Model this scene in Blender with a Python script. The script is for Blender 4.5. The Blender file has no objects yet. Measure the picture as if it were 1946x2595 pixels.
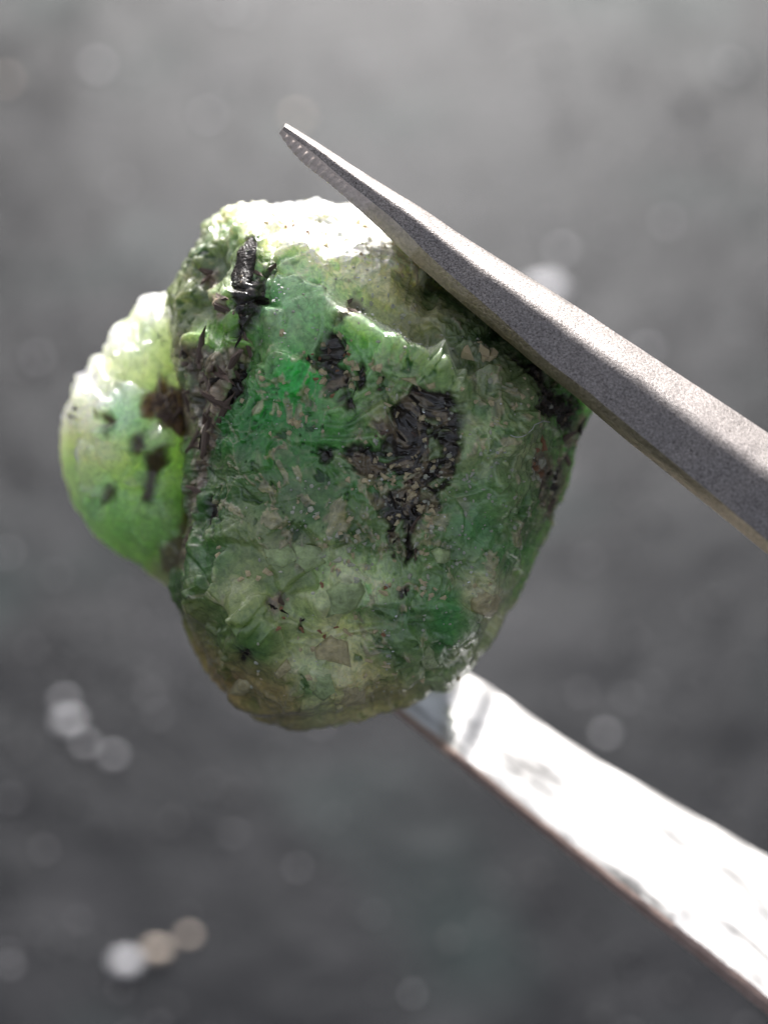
import bpy, math, random
import numpy as np
from mathutils import Matrix, Vector

random.seed(7)
RNG = np.random.default_rng(11)
SC = bpy.context.scene
COL = SC.collection
SC.unit_settings.system = 'METRIC'
SC.unit_settings.scale_length = 0.01          # one unit is one centimetre

# ------------------------------------------------------------------ camera, sky, sun, exposure
PITCH = math.radians(40.0)                     # the camera looks down on the dark ground
DIST = 5.5                                     # to the plane in focus, cm
HEIGHT = 7.0                                   # of the stone above the ground
FWD = Vector((0, math.cos(PITCH), -math.sin(PITCH)))
UPV = Vector((0, math.sin(PITCH), math.cos(PITCH)))
TGT = Vector((0, 0, HEIGHT))
cam = bpy.data.cameras.new('camera')
cam_ob = bpy.data.objects.new('camera', cam)
COL.objects.link(cam_ob)
cam_ob.location = TGT - FWD * DIST
cam_ob.rotation_euler = (math.pi / 2 - PITCH, 0, 0)
cam.sensor_fit = 'HORIZONTAL'
cam.sensor_width = 36.0
cam.lens = 18.0 / (0.973 / DIST)
cam.clip_start = 0.05
cam.clip_end = 2000
cam.dof.use_dof = True
cam.dof.focus_distance = DIST + 0.03
APERTURE = 0.150                               # diameter of the entrance pupil, cm
cam.dof.aperture_fstop = cam.lens * 1e-3 / APERTURE
SC.camera = cam_ob

SUN_EL = math.radians(32)
SUN_AZ = math.radians(1)                       # straight ahead, above the far ground
SUN_DIR = Vector((math.sin(SUN_AZ) * math.cos(SUN_EL), math.cos(SUN_AZ) * math.cos(SUN_EL), math.sin(SUN_EL)))
world = bpy.data.worlds.new('World')
SC.world = world
world.use_nodes = True
wn = world.node_tree
bg = wn.nodes['Background']
sky = wn.nodes.new('ShaderNodeTexSky')
sky.sky_type = 'NISHITA'
sky.sun_disc = False
sky.sun_elevation = SUN_EL
sky.sun_rotation = SUN_AZ
sky.air_density = 0.6
sky.dust_density = 4.0
sky.ozone_density = 0.6
hs = wn.nodes.new('ShaderNodeHueSaturation')   # a milky, hazy sky
hs.inputs['Saturation'].default_value = 0.42
wn.links.new(sky.outputs[0], hs.inputs['Color'])
wn.links.new(hs.outputs[0], bg.inputs[0])
bg.inputs[1].default_value = 0.12
sun = bpy.data.lights.new('sun', 'SUN')
sun.energy = 4.5
sun.angle = math.radians(0.5)
sun.color = (1.0, 0.98, 0.96)
sun_ob = bpy.data.objects.new('sun', sun)
COL.objects.link(sun_ob)
sun_ob.location = SUN_DIR * 60
sun_ob.rotation_euler = SUN_DIR.to_track_quat('Z', 'Y').to_euler()
SC.view_settings.view_transform = 'Standard'
SC.view_settings.look = 'None'
SC.view_settings.gamma = 1.0
SC.view_settings.exposure = 0.80
SC.cycles.use_denoising = True
SC.cycles.max_bounces = 8
SC.cycles.sample_clamp_indirect = 6.0

# the upright frame of the held things: x right, y up, z towards the camera, origin in the focal plane
FRAME = Matrix(((1, 0, 0, 0), (0, UPV.y, -FWD.y, 0), (0, UPV.z, -FWD.z, HEIGHT), (0, 0, 0, 1)))

# ------------------------------------------------------------------ numeric helpers
def hash3(ix, iy, iz, seed):
    h = (ix.astype(np.int64) * 374761393 + iy.astype(np.int64) * 668265263 + iz.astype(np.int64) * 2147483647 + seed * 974711) & 0xFFFFFFFF
    h = ((h ^ (h >> 13)) * 1274126177) & 0xFFFFFFFF
    h = ((h ^ (h >> 16)) * 2246822519) & 0xFFFFFFFF
    return ((h ^ (h >> 15)) & 0xFFFFFF) / float(0xFFFFFF)

def vnoise(p, freq, seed=0):                   # smooth value noise in -1..1
    q = p * freq + seed * 17.31
    i = np.floor(q)
    f = q - i
    f = f * f * f * (f * (f * 6 - 15) + 10)
    i = i.astype(np.int64)
    r = 0
    for dx in (0, 1):
        wx = f[..., 0] if dx else 1 - f[..., 0]
        for dy in (0, 1):
            wy = f[..., 1] if dy else 1 - f[..., 1]
            for dz in (0, 1):
                wz = f[..., 2] if dz else 1 - f[..., 2]
                r = r + wx * wy * wz * hash3(i[..., 0] + dx, i[..., 1] + dy, i[..., 2] + dz, seed)
    return r * 2 - 1

def fbm(p, freq, octv=3, seed=0, gain=0.5):
    a, s, r = 1.0, 0.0, 0
    for k in range(octv):
        r = r + a * vnoise(p, freq * 2.03 ** k, seed + k * 7)
        s += a
        a *= gain
    return r / s

def ridged(p, freq, octv=2, seed=0):
    a, s, r = 1.0, 0.0, 0
    for k in range(octv):
        r = r + a * (1 - np.abs(vnoise(p, freq * 2.1 ** k, seed + k * 5)) * 2.2)
        s += a
        a *= 0.5
    return r / s

def sstep(a, b, x):
    t = np.clip((x - a) / (b - a), 0, 1)
    return t * t * (3 - 2 * t)

def poly_sd(poly, X, Y):                       # signed distance, positive inside
    poly = np.asarray(poly, float)
    d = np.full(X.shape, 1e9)
    ins = np.zeros(X.shape, bool)
    n = len(poly)
    for k in range(n):
        ax, ay = poly[k]
        bx, by = poly[(k + 1) % n]
        ex, ey = bx - ax, by - ay
        t = np.clip(((X - ax) * ex + (Y - ay) * ey) / (ex * ex + ey * ey + 1e-12), 0, 1)
        d = np.minimum(d, np.hypot(X - ax - t * ex, Y - ay - t * ey))
        c = ((ay > Y) != (by > Y)) & (X < ex * (Y - ay) / (by - ay + 1e-12) + ax)
        ins ^= c
    return np.where(ins, d, -d)

def srgb(c):
    c = np.asarray(c, float) / 255.0
    return np.where(c <= 0.04045, c / 12.92, ((c + 0.055) / 1.055) ** 2.4)

def place(X, Y, z):                            # outline units (thousandths of the traced drawing) and depth -> held frame
    s = (DIST - z) / DIST
    return np.stack([(X - 0.973) * s, (1.2975 - Y) * s, z + 0 * X], -1)

# ------------------------------------------------------------------ object helpers
def link(name, me, mat=None, parent=None):
    o = bpy.data.objects.new(name, me)
    COL.objects.link(o)
    if mat is not None and me is not None and not me.materials:
        me.materials.append(mat)
    if parent is not None:
        o.parent = parent
    return o

def tag(o, label=None, cat=None, group=None, kind=None):
    if label: o['label'] = label
    if cat: o['category'] = cat
    if group: o['group'] = group
    if kind: o['kind'] = kind
    return o

def mesh_np(name, V, F, smooth=True, colors=None, mats=None):
    V = np.ascontiguousarray(V, dtype=np.float32).reshape(-1, 3)
    me = bpy.data.meshes.new(name)
    if isinstance(F, np.ndarray):
        k = F.shape[1]
        nf = F.shape[0]
        me.vertices.add(len(V)); me.vertices.foreach_set('co', V.ravel())
        me.loops.add(nf * k); me.loops.foreach_set('vertex_index', F.astype(np.int32).ravel())
        me.polygons.add(nf)
        me.polygons.foreach_set('loop_start', np.arange(0, nf * k, k, dtype=np.int32))
        me.polygons.foreach_set('loop_total', np.full(nf, k, dtype=np.int32))
        me.update(calc_edges=True)
    else:
        me.from_pydata(V.tolist(), [], F)
        me.update()
    me.validate()
    me.polygons.foreach_set('use_smooth', np.full(len(me.polygons), smooth, dtype=bool))
    for nm, arr in (colors or {}).items():
        at = me.color_attributes.new(nm, 'FLOAT_COLOR', 'POINT')
        c = np.ones((len(V), 4), np.float32)
        c[:, :arr.shape[1]] = arr
        at.data.foreach_set('color', c.ravel())
    return me

def nt_new(name):
    m = bpy.data.materials.new(name)
    m.use_nodes = True
    n = m.node_tree
    return m, n, n.nodes['Principled BSDF'], n.links

def add_noise(n, scale, detail=4, rough=0.55, dist=0.0, coord='Object'):
    tc = n.nodes.new('ShaderNodeTexCoord')
    t = n.nodes.new('ShaderNodeTexNoise')
    t.inputs['Scale'].default_value = scale
    t.inputs['Detail'].default_value = detail
    t.inputs['Roughness'].default_value = rough
    t.inputs['Distortion'].default_value = dist
    n.links.new(tc.outputs[coord], t.inputs['Vector'])
    return t

def add_ramp(n, src, stops):
    r = n.nodes.new('ShaderNodeValToRGB')
    e = r.color_ramp.elements
    while len(e) < len(stops): e.new(0.5)
    for k, (p, c) in enumerate(stops):
        e[k].position = p
        e[k].color = (c[0], c[1], c[2], 1)
    n.links.new(src, r.inputs[0])
    return r

def add_bump(n, src, p, strength, dist):
    b = n.nodes.new('ShaderNodeBump')
    b.inputs['Strength'].default_value = strength
    b.inputs['Distance'].default_value = dist
    n.links.new(src, b.inputs['Height'])
    n.links.new(b.outputs[0], p.inputs['Normal'])
    return b

# ------------------------------------------------------------------ materials
def mat_ground():
    m, n, p, L = nt_new('dark_ground')
    t = add_noise(n, 0.8, 6, 0.62)
    r = add_ramp(n, t.outputs['Fac'], [(0.30, (0.004, 0.004, 0.006)), (0.5, (0.010, 0.0105, 0.0125)), (0.70, (0.022, 0.022, 0.025))])
    t2 = add_noise(n, 0.33, 2, 0.5)
    r2 = add_ramp(n, t2.outputs['Fac'], [(0.52, (0, 0, 0)), (0.75, (1, 1, 1))])
    mix = n.nodes.new('ShaderNodeMixRGB')
    mix.inputs[2].default_value = (0.010, 0.022, 0.021, 1)
    L.new(r2.outputs[0], mix.inputs[0]); L.new(r.outputs[0], mix.inputs[1])
    L.new(mix.outputs[0], p.inputs['Base Color'])
    p.inputs['Roughness'].default_value = 0.43
    p.inputs['Specular IOR Level'].default_value = 0.030
    p.inputs['Specular Tint'].default_value = (0.86, 0.92, 1.0, 1)
    t3 = add_noise(n, 14, 4, 0.6)
    add_bump(n, t3.outputs['Fac'], p, 0.4, 0.03)
    return m

def mat_plain(name, col, rough=0.5, metal=0.0, var=0.25, scale=30, bump=0.0, coat=0.0, sss=0.0):
    m, n, p, L = nt_new(name)
    t = add_noise(n, scale, 4, 0.6)
    c0 = [c * (1 - var) for c in col]
    c1 = [min(1, c * (1 + var)) for c in col]
    r = add_ramp(n, t.outputs['Fac'], [(0.3, c0), (0.7, c1)])
    L.new(r.outputs[0], p.inputs['Base Color'])
    p.inputs['Roughness'].default_value = rough
    p.inputs['Metallic'].default_value = metal
    if coat:
        p.inputs['Coat Weight'].default_value = coat
        p.inputs['Coat Roughness'].default_value = 0.15
    if sss:
        p.inputs['Subsurface Weight'].default_value = sss
        p.inputs['Subsurface Radius'].default_value = (1, 1, 0.7)
        p.inputs['Subsurface Scale'].default_value = 0.02
    if bump:
        add_bump(n, t.outputs['Fac'], p, bump, 0.02)
    return m

def mat_steel(name, c0, c1, rough, bump, scale=55, metal=1.0):
    m, n, p, L = nt_new(name)
    t = add_noise(n, scale, 5, 0.65, 0.4)
    r = add_ramp(n, t.outputs['Fac'], [(0.3, c0), (0.68, c1)])
    L.new(r.outputs[0], p.inputs['Base Color'])
    p.inputs['Metallic'].default_value = metal
    t2 = add_noise(n, 9, 3, 0.6)
    r2 = add_ramp(n, t2.outputs['Fac'], [(0.3, (rough * 0.8,) * 3), (0.7, (rough * 1.25,) * 3)])
    L.new(r2.outputs[0], p.inputs['Roughness'])
    add_bump(n, t.outputs['Fac'], p, bump, 0.012)
    return m

def mat_crystal(name, radius, sss, scale, rough=0.24):
    m, n, p, L = nt_new(name)
    a = n.nodes.new('ShaderNodeVertexColor'); a.layer_name = 'tint'
    g = n.nodes.new('ShaderNodeVertexColor'); g.layer_name = 'wear'      # r: roughness, g: translucency
    t = add_noise(n, 46, 5, 0.65, 1.2)
    r = add_ramp(n, t.outputs['Fac'], [(0.30, (0.62, 0.68, 0.62)), (0.50, (1, 1, 1)), (0.70, (1.30, 1.25, 1.15))])
    mu = n.nodes.new('ShaderNodeMixRGB'); mu.blend_type = 'MULTIPLY'; mu.inputs[0].default_value = 1
    p.inputs['Coat Weight'].default_value = 0.6
    p.inputs['Coat Roughness'].default_value = 0.10
    L.new(a.outputs[0], mu.inputs[1]); L.new(r.outputs[0], mu.inputs[2])
    L.new(mu.outputs[0], p.inputs['Base Color'])
    sep = n.nodes.new('ShaderNodeSeparateColor')
    L.new(g.outputs[0], sep.inputs[0])
    L.new(sep.outputs[0], p.inputs['Roughness'])
    ms = n.nodes.new('ShaderNodeMath'); ms.operation = 'MULTIPLY'; ms.inputs[1].default_value = sss
    L.new(sep.outputs[1], ms.inputs[0])
    L.new(ms.outputs[0], p.inputs['Subsurface Weight'])
    p.inputs['Subsurface Radius'].default_value = radius
    p.inputs['Subsurface Scale'].default_value = scale
    p.inputs['IOR'].default_value = 1.57
    t2 = add_noise(n, 90, 4, 0.6, 0.8)
    add_bump(n, t2.outputs['Fac'], p, 0.4, 0.009)
    return m

M_GROUND = mat_ground()
M_GRIT = mat_plain('dark_grit', (0.06, 0.06, 0.063), 0.6, 0, 0.5, 2.0)
M_QUARTZ = mat_plain('pale_quartz', (0.34, 0.34, 0.36), 0.62, 0.6, 0.08, 8)
M_SAND = mat_plain('dull_sand', (0.13, 0.13, 0.14), 0.66, 0.5, 0.5, 3)
M_QUARTZ_WARM = mat_plain('warm_quartz', (0.42, 0.36, 0.31), 0.62, 0.6, 0.08, 8)
M_STEEL = mat_steel('worn_steel', (0.065, 0.056, 0.052), (0.48, 0.445, 0.43), 0.38, 0.25, 210)
M_EDGE = mat_steel('gold_lit_steel_edge', (0.30, 0.24, 0.17), (0.62, 0.52, 0.38), 0.42, 0.7, 110)  # gold bounce from the stone is put into this colour
M_PAD = mat_steel('pinkish_steel_pad', (0.55, 0.46, 0.40), (0.78, 0.67, 0.60), 0.6, 0.4, 90, 0.2)
M_PAD_MID = mat_steel('dull_steel_pad', (0.46, 0.39, 0.32), (0.72, 0.62, 0.52), 0.52, 0.4, 90, 0.5)
M_PAD_END = mat_steel('dull_steel_edge', (0.38, 0.31, 0.24), (0.66, 0.56, 0.44), 0.46, 0.5, 100, 0.8)
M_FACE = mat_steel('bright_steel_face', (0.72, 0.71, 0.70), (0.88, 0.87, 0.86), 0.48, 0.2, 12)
def face_streaks(m):  # darker reflections on the dented face, put into the colour as streaks
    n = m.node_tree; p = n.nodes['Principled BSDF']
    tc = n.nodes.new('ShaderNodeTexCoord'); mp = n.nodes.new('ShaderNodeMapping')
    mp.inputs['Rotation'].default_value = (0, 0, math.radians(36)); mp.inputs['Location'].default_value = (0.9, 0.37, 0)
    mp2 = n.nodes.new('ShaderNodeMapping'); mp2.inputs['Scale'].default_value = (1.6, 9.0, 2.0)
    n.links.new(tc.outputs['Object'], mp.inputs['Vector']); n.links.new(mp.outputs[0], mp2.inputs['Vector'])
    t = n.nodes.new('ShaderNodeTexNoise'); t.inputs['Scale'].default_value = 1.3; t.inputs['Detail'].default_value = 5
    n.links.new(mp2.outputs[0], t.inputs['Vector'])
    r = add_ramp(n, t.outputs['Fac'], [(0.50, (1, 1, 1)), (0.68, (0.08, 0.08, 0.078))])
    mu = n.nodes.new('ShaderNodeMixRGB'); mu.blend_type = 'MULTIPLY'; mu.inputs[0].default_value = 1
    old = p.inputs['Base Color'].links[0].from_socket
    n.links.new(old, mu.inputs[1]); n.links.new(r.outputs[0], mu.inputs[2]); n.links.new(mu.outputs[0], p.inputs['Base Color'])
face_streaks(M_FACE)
M_RED = mat_steel('reddish_steel_edge', (0.46, 0.32, 0.27), (0.62, 0.46, 0.40), 0.5, 0.3, 40, 0.35)
M_BODY = mat_crystal('green_crystal', (0.9, 1.0, 0.5), 0.82, 0.28)
M_LOBE = mat_crystal('pale_green_crystal', (0.95, 1.0, 0.65), 1.0, 1.1)
M_MICA = mat_plain('black_mica', (0.042, 0.032, 0.026), 0.28, 0, 0.8, 80, 0.8)
M_MICA_BROWN = mat_plain('brown_mica', (0.17, 0.115, 0.09), 0.40, 0, 0.6, 24, 0.5)
M_GRAIN = mat_plain('tan_grain', (0.64, 0.52, 0.31), 0.5, 0, 0.35, 40, 0.3, sss=0.4)
M_GRAIN_PALE = mat_plain('pale_grain', (0.52, 0.52, 0.40), 0.35, 0, 0.25, 40, 0.3, sss=0.6)
M_GRAIN_RUST = mat_plain('rusty_grain', (0.34, 0.17, 0.09), 0.5, 0, 0.35, 40, 0.3)
M_SILVER = mat_plain('glint_silver', (0.75, 0.76, 0.74), 0.30, 0.6, 0.1, 60)
M_FIBRE = mat_plain('pale_fibre', (0.6, 0.6, 0.58), 0.5)

# ------------------------------------------------------------------ ground
def to_ground(px, py):                         # where a line of sight meets the ground
    d = Vector(((px - 973) / 1000 / DIST, (1297.5 - py) / 1000 / DIST, -1.0))
    w = (FRAME.to_3x3() @ d)
    o = cam_ob.location
    t = -o.z / w.z
    return o + w * t

def build_ground():
    N = 420
    a = np.linspace(-1, 1, N)
    st = np.sign(a) * (11 * np.abs(a) + 600 * np.abs(a) ** 14)
    gx, gy = np.meshgrid(st, st + 10.0)
    p = np.stack([gx, gy, 0 * gx], -1)
    near = np.exp(-((gx / 22) ** 2 + ((gy - 10) / 24) ** 2) ** 2)
    z = near * (0.03 * fbm(p, 0.4, 2, 3) + 0.018 * fbm(p, 1.6, 3, 9) - 0.05)
    V = np.stack([gx, gy, z], -1).reshape(-1, 3)
    i = np.arange(N * N).reshape(N, N)
    F = np.stack([i[:-1, :-1], i[:-1, 1:], i[1:, 1:], i[1:, :-1]], -1).reshape(-1, 4)
    o = link('ground', mesh_np('ground', V, F), M_GROUND)
    tag(o, 'dark grey grainy ground far below the stone, out of focus', 'ground', kind='structure')

def pebble(seed, sub=1):
    bm_v, bm_f = ico(sub)
    r = np.random.default_rng(seed)
    s = 1 + 0.22 * vnoise(bm_v, 1.6, seed)[:, None]
    return bm_v * s * np.array([1.0, r.uniform(.75, 1), r.uniform(.6, .85)]), bm_f

def ico(sub):
    import bmesh
    bm = bmesh.new()
    bmesh.ops.create_icosphere(bm, subdivisions=sub, radius=1)
    v = np.array([x.co[:] for x in bm.verts])
    f = np.array([[x.index for x in q.verts] for q in bm.faces])
    bm.free()
    return v, f

def build_grit():
    v0, f0 = ico(1)
    Vs, Fs, off = [], [], 0
    n = 5200
    for k in range(n):
        x, y = RNG.uniform(-8, 8), RNG.uniform(1, 22)
        s = 0.012 + 0.03 * RNG.random() ** 3
        sc = RNG.uniform(0.6, 1.25, 3) * s
        v = v0 * sc + np.array([x, y, -0.045 + s * 0.1])
        Vs.append(v); Fs.append(f0 + off); off += len(v0)
    o = link('grit', mesh_np('grit', np.concatenate(Vs), np.concatenate(Fs), False), M_GRIT)
    tag(o, 'fine dark grit scattered over the blurred ground', 'grit', kind='stuff')

GLINTS = [  # px, py, radius cm, warm, label
    (246, 164, .075, 0, 'pale grain in the upper left of the ground, a lone soft disc'),
    (15, 200, .060, 1, 'warm pale grain cut by the left edge near the top'),
    (752, 296, .085, 1, 'yellowish pale grain just behind the tip of the upper tweezer arm'),
    (1421, 633, .070, 0, 'pale grain shown as a round disc above the upper tweezer arm'),
    (1640, 885, .060, 0, 'faint pale grain peeping out above the upper tweezer arm near its right end'),
    (1385, 735, .200, 0, 'brightest white grain half hidden behind the top edge of the upper tweezer arm'),
    (94, 905, .042, 0, 'faint pale grain left of the pale lobe of the stone'),
    (172, 1828, .085, 0, 'bright grey grain low on the left, below the stone'),
    (160, 1775, .055, 0, 'dim grain just above the bright grey one low on the left'),
    (215, 1885, .060, 0, 'dim grain just below the bright grey one low on the left'),
    (285, 1915, .050, 0, 'faint grey grain at the lower right end of the cluster low on the left'),
    (316, 2442, .115, 0, 'brightest white grain in the bottom left corner of the photo'),
    (398, 2410, .085, 1, 'warm beige grain right against the white one at the bottom left'),
    (478, 2372, .055, 1, 'faint warm grain up and right of the white one at the bottom left'),
    (1534, 1861, .045, 0, 'pale grain shown as a disc above the lower tweezer arm'),
    (575, 14, .070, 0, 'pale grain cut by the top edge, left of the middle'),
    (622, 22, .060, 0, 'second pale grain at the top edge, overlapping the first on its right'),
    (18, 1400, .030, 0, 'faint pale grain at the left edge halfway down'),
    (755, 2200, .022, 0, 'faint grey grain on the ground below the bottom of the stone'),
    (1045, 2520, .022, 0, 'faint greenish grey grain at the bottom edge under the middle'),
    (525, 290, .060, 0, 'faint pale grain left of the upper tweezer tip'),
    (1850, 165, .065, 0, 'pale grain near the right edge at the top'),
    (1690, 560, .050, 0, 'faint pale grain at the upper right above the tweezers'),
]

def build_sparkle():
    v0, f0 = ico(1)
    Vs, Fs, off = [], [], 0
    for k in range(1500):
        x, y = RNG.uniform(-7, 7), RNG.uniform(2, 20)
        s = 0.010 + 0.032 * RNG.random() ** 2.2
        a = RNG.uniform(0, 6.283)
        v = v0 * RNG.uniform(0.6, 1.2, 3) * np.array([s, s, s * 0.3])
        v = np.stack([v[:, 0] * math.cos(a) - v[:, 1] * math.sin(a), v[:, 0] * math.sin(a) + v[:, 1] * math.cos(a), v[:, 2]], -1)
        Vs.append(v + np.array([x, y, -0.03])); Fs.append(f0 + off); off += len(v0)
    o = link('sparkling_sand', mesh_np('sparkling_sand', np.concatenate(Vs), np.concatenate(Fs), False), M_SAND)
    tag(o, 'fine sparkling sand strewn over the dark ground', 'sand', kind='stuff')

def build_glints():
    for k, (px, py, r, warm, lab) in enumerate(GLINTS):
        v, f = pebble(100 + k, 2)
        c = to_ground(px, py)
        me = mesh_np('quartz_grain', v * r * np.array([.8, .8, .28]), f)
        o = link('quartz_grain', me, M_QUARTZ_WARM if warm else M_QUARTZ)
        o.location = (c.x, c.y, 0.0)
        tag(o, lab, 'grain', 'pale quartz grains glinting on the dark ground')

# ------------------------------------------------------------------ the rough crystal
K = 1.173 / 1000.0
def kpts(pts): return [(x * K, y * K) for x, y in pts]
ZO = {'A': (150, 450), 'B': (650, 450), 'C': (850, 800), 'D': (150, 900), 'E': (400, 1250), 'F': (850, 1250)}
def zp(z, pts):
    ox, oy = ZO[z]
    return [((ox + x / 2.37) / 1000, (oy + y / 2.37) / 1000) for x, y in pts]

BODY_OUT = kpts([(450, 488), (505, 452), (560, 438), (625, 437), (690, 430), (770, 448), (850, 492), (950, 570), (1060, 650), (1180, 735),
                 (1262, 815), (1278, 885), (1252, 960), (1218, 1050), (1197, 1120), (1172, 1180), (1152, 1240), (1122, 1290), (1088, 1345),
                 (1040, 1402), (1010, 1440), (965, 1478), (880, 1528), (790, 1550), (720, 1570), (620, 1571), (560, 1556), (500, 1520),
                 (455, 1470), (430, 1430), (402, 1370), (382, 1320), (370, 1270), (376, 1215), (398, 1120), (392, 1000), (385, 900), (378, 800), (362, 700),
                 (370, 630), (402, 565), (438, 510)])
BODY_C = (800 * K, 1010 * K)
LOBE_OUT = kpts([(385, 632), (348, 638), (322, 648), (306, 674), (268, 696), (247, 710), (241, 744), (230, 770), (204, 776), (190, 804), (168, 812), (158, 868), (142, 930), (136, 990), (150, 1050),
                 (190, 1125), (250, 1187), (310, 1227), (362, 1262), (430, 1290), (480, 1150), (500, 950), (490, 750), (450, 650)])
LOBE_C = (300 * K, 950 * K)

def polar(outline, c, seed=0):
    P = np.array(outline) - np.array(c)
    # subdivide the outline so that it stays straight between its corners
    Q = []
    for k in range(len(P)):
        for t in np.linspace(0, 1, 12, endpoint=False):
            Q.append(P[k] * (1 - t) + P[(k + 1) % len(P)] * t)
    Q = np.array(Q)
    th = np.arctan2(Q[:, 1], Q[:, 0])
    r = np.hypot(Q[:, 0], Q[:, 1])
    o = np.argsort(th)
    g = np.linspace(-math.pi, math.pi, 1440, endpoint=False)
    rr = np.interp(g, th[o], r[o], period=2 * math.pi)
    k = np.hanning(9); k /= k.sum()
    rr = np.convolve(np.concatenate([rr[-30:], rr, rr[:30]]), k, 'same')[30:-30]
    ring = np.stack([np.cos(g), np.sin(g), 0 * g], -1)
    rr = rr * (1 + 0.010 * fbm(ring, 9, 3, 200 + seed) + 0.006 * ridged(ring, 26, 2, 210 + seed))
    return g, rr

def disc_grid(N):
    a = np.linspace(-1, 1, N)
    A, B = np.meshgrid(a, a)
    r = np.where(np.abs(A) > np.abs(B), A, B)
    with np.errstate(all='ignore'):
        th = np.where(np.abs(A) > np.abs(B), (math.pi / 4) * B / A, math.pi / 2 - (math.pi / 4) * A / B)
    th = np.nan_to_num(th)
    x, y = r * np.cos(th), r * np.sin(th)
    return np.hypot(x, y), np.arctan2(y, x)

def grid_normals(P):
    du = np.gradient(P, axis=1)
    dv = np.gradient(P, axis=0)
    n = np.cross(du, dv)
    return n / (np.linalg.norm(n, axis=-1, keepdims=True) + 1e-12)

# zones of other minerals, traced in outline units
BLACK = [zp('A', [(1110, 420), (1140, 335), (1180, 345), (1190, 470), (1175, 570), (1215, 590), (1290, 500), (1390, 365), (1350, 450), (1290, 560), (1255, 650), (1230, 790), (1190, 900), (1150, 990), (1050, 1000), (1060, 850), (1020, 800), (1020, 680), (1040, 580), (1060, 510)]),
         zp('A', [(1070, 1100), (1130, 1110), (1140, 1200), (1100, 1310), (1040, 1390), (985, 1370), (1000, 1280), (1050, 1200)]),
         zp('B', [(270, 1050), (340, 1060), (440, 920), (500, 980), (500, 1090), (480, 1130), (560, 1200), (570, 1290), (620, 1350), (600, 1400), (550, 1410), (500, 1360), (440, 1290), (400, 1150), (300, 1100)]),
         zp('B', [(630, 1120), (670, 1220), (660, 1270), (610, 1280), (600, 1180)]),
         zp('B', [(730, 1160), (770, 1180), (750, 1290), (710, 1290)]),
         zp('C', [(310, 590), (330, 540), (460, 430), (560, 440), (640, 450), (700, 470), (760, 560), (760, 700), (750, 830), (730, 930), (690, 1020), (640, 1060), (650, 1140), (600, 1180), (540, 1160), (500, 1230), (480, 1320), (480, 1430), (420, 1490), (370, 1470), (340, 1360), (330, 1250), (260, 1190), (250, 1100), (310, 1040), (420, 1020), (330, 960), (160, 970), (120, 880), (40, 850), (60, 780), (160, 770), (270, 790), (290, 720), (210, 700), (240, 640)]),
         zp('C', [(1030, 210), (1180, 290), (1470, 500), (1490, 560), (1450, 700), (1400, 720), (1330, 620), (1250, 600), (1220, 480), (1130, 360)]),
         zp('D', [(900, 850), (950, 900), (950, 980), (900, 980), (885, 910)]),
         zp('D', [(1570, 570), (1640, 560), (1659, 620), (1580, 620)]),
         zp('F', [(370, 570), (440, 560), (455, 610), (390, 640)]),
         zp('E', [(490, 950), (550, 930), (570, 1010), (490, 1030)]),
         zp('E', [(840, 740), (870, 750), (872, 840), (842, 850)])]
BROWN = [zp('A', [(720, 1010), (830, 990), (960, 1020), (1060, 1000), (1140, 1010), (1150, 1150), (1060, 1180), (1010, 1330), (980, 1400), (940, 1450), (920, 1659), (800, 1659), (700, 1540), (620, 1470), (600, 1390), (490, 1390), (540, 1240), (620, 1150), (690, 1190), (700, 1250), (780, 1270), (820, 1230), (760, 1150)]),
         zp('D', [(820, 420), (950, 420), (960, 540), (900, 600), (865, 700), (850, 900), (840, 1000), (790, 1080), (770, 1200), (740, 1300), (640, 1280), (620, 1180), (700, 1100), (760, 990), (790, 800), (800, 640)]),
         zp('C', [(1400, 700), (1480, 560), (1530, 640), (1450, 800), (1370, 1050), (1310, 1220), (1260, 1200), (1330, 950)]),
         zp('B', [(500, 770), (590, 710), (650, 770), (600, 830), (540, 870), (480, 880), (470, 840)]),
         zp('C', [(1200, 880), (1250, 800), (1310, 850), (1340, 930), (1320, 1050), (1280, 1170), (1230, 1160), (1240, 1020), (1200, 960)]),
         zp('D', [(1240, 1450), (1330, 1430), (1370, 1480), (1300, 1560), (1240, 1560)]),
         zp('A', [(870, 540), (940, 560), (940, 640), (900, 690), (860, 660)]),
         zp('A', [(890, 720), (1000, 720), (1010, 820), (940, 850), (890, 820)])]
PLATE = zp('B', [(1250, 1040), (1340, 1010), (1440, 1040), (1410, 1080), (1330, 1110), (1270, 1090)])

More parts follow.
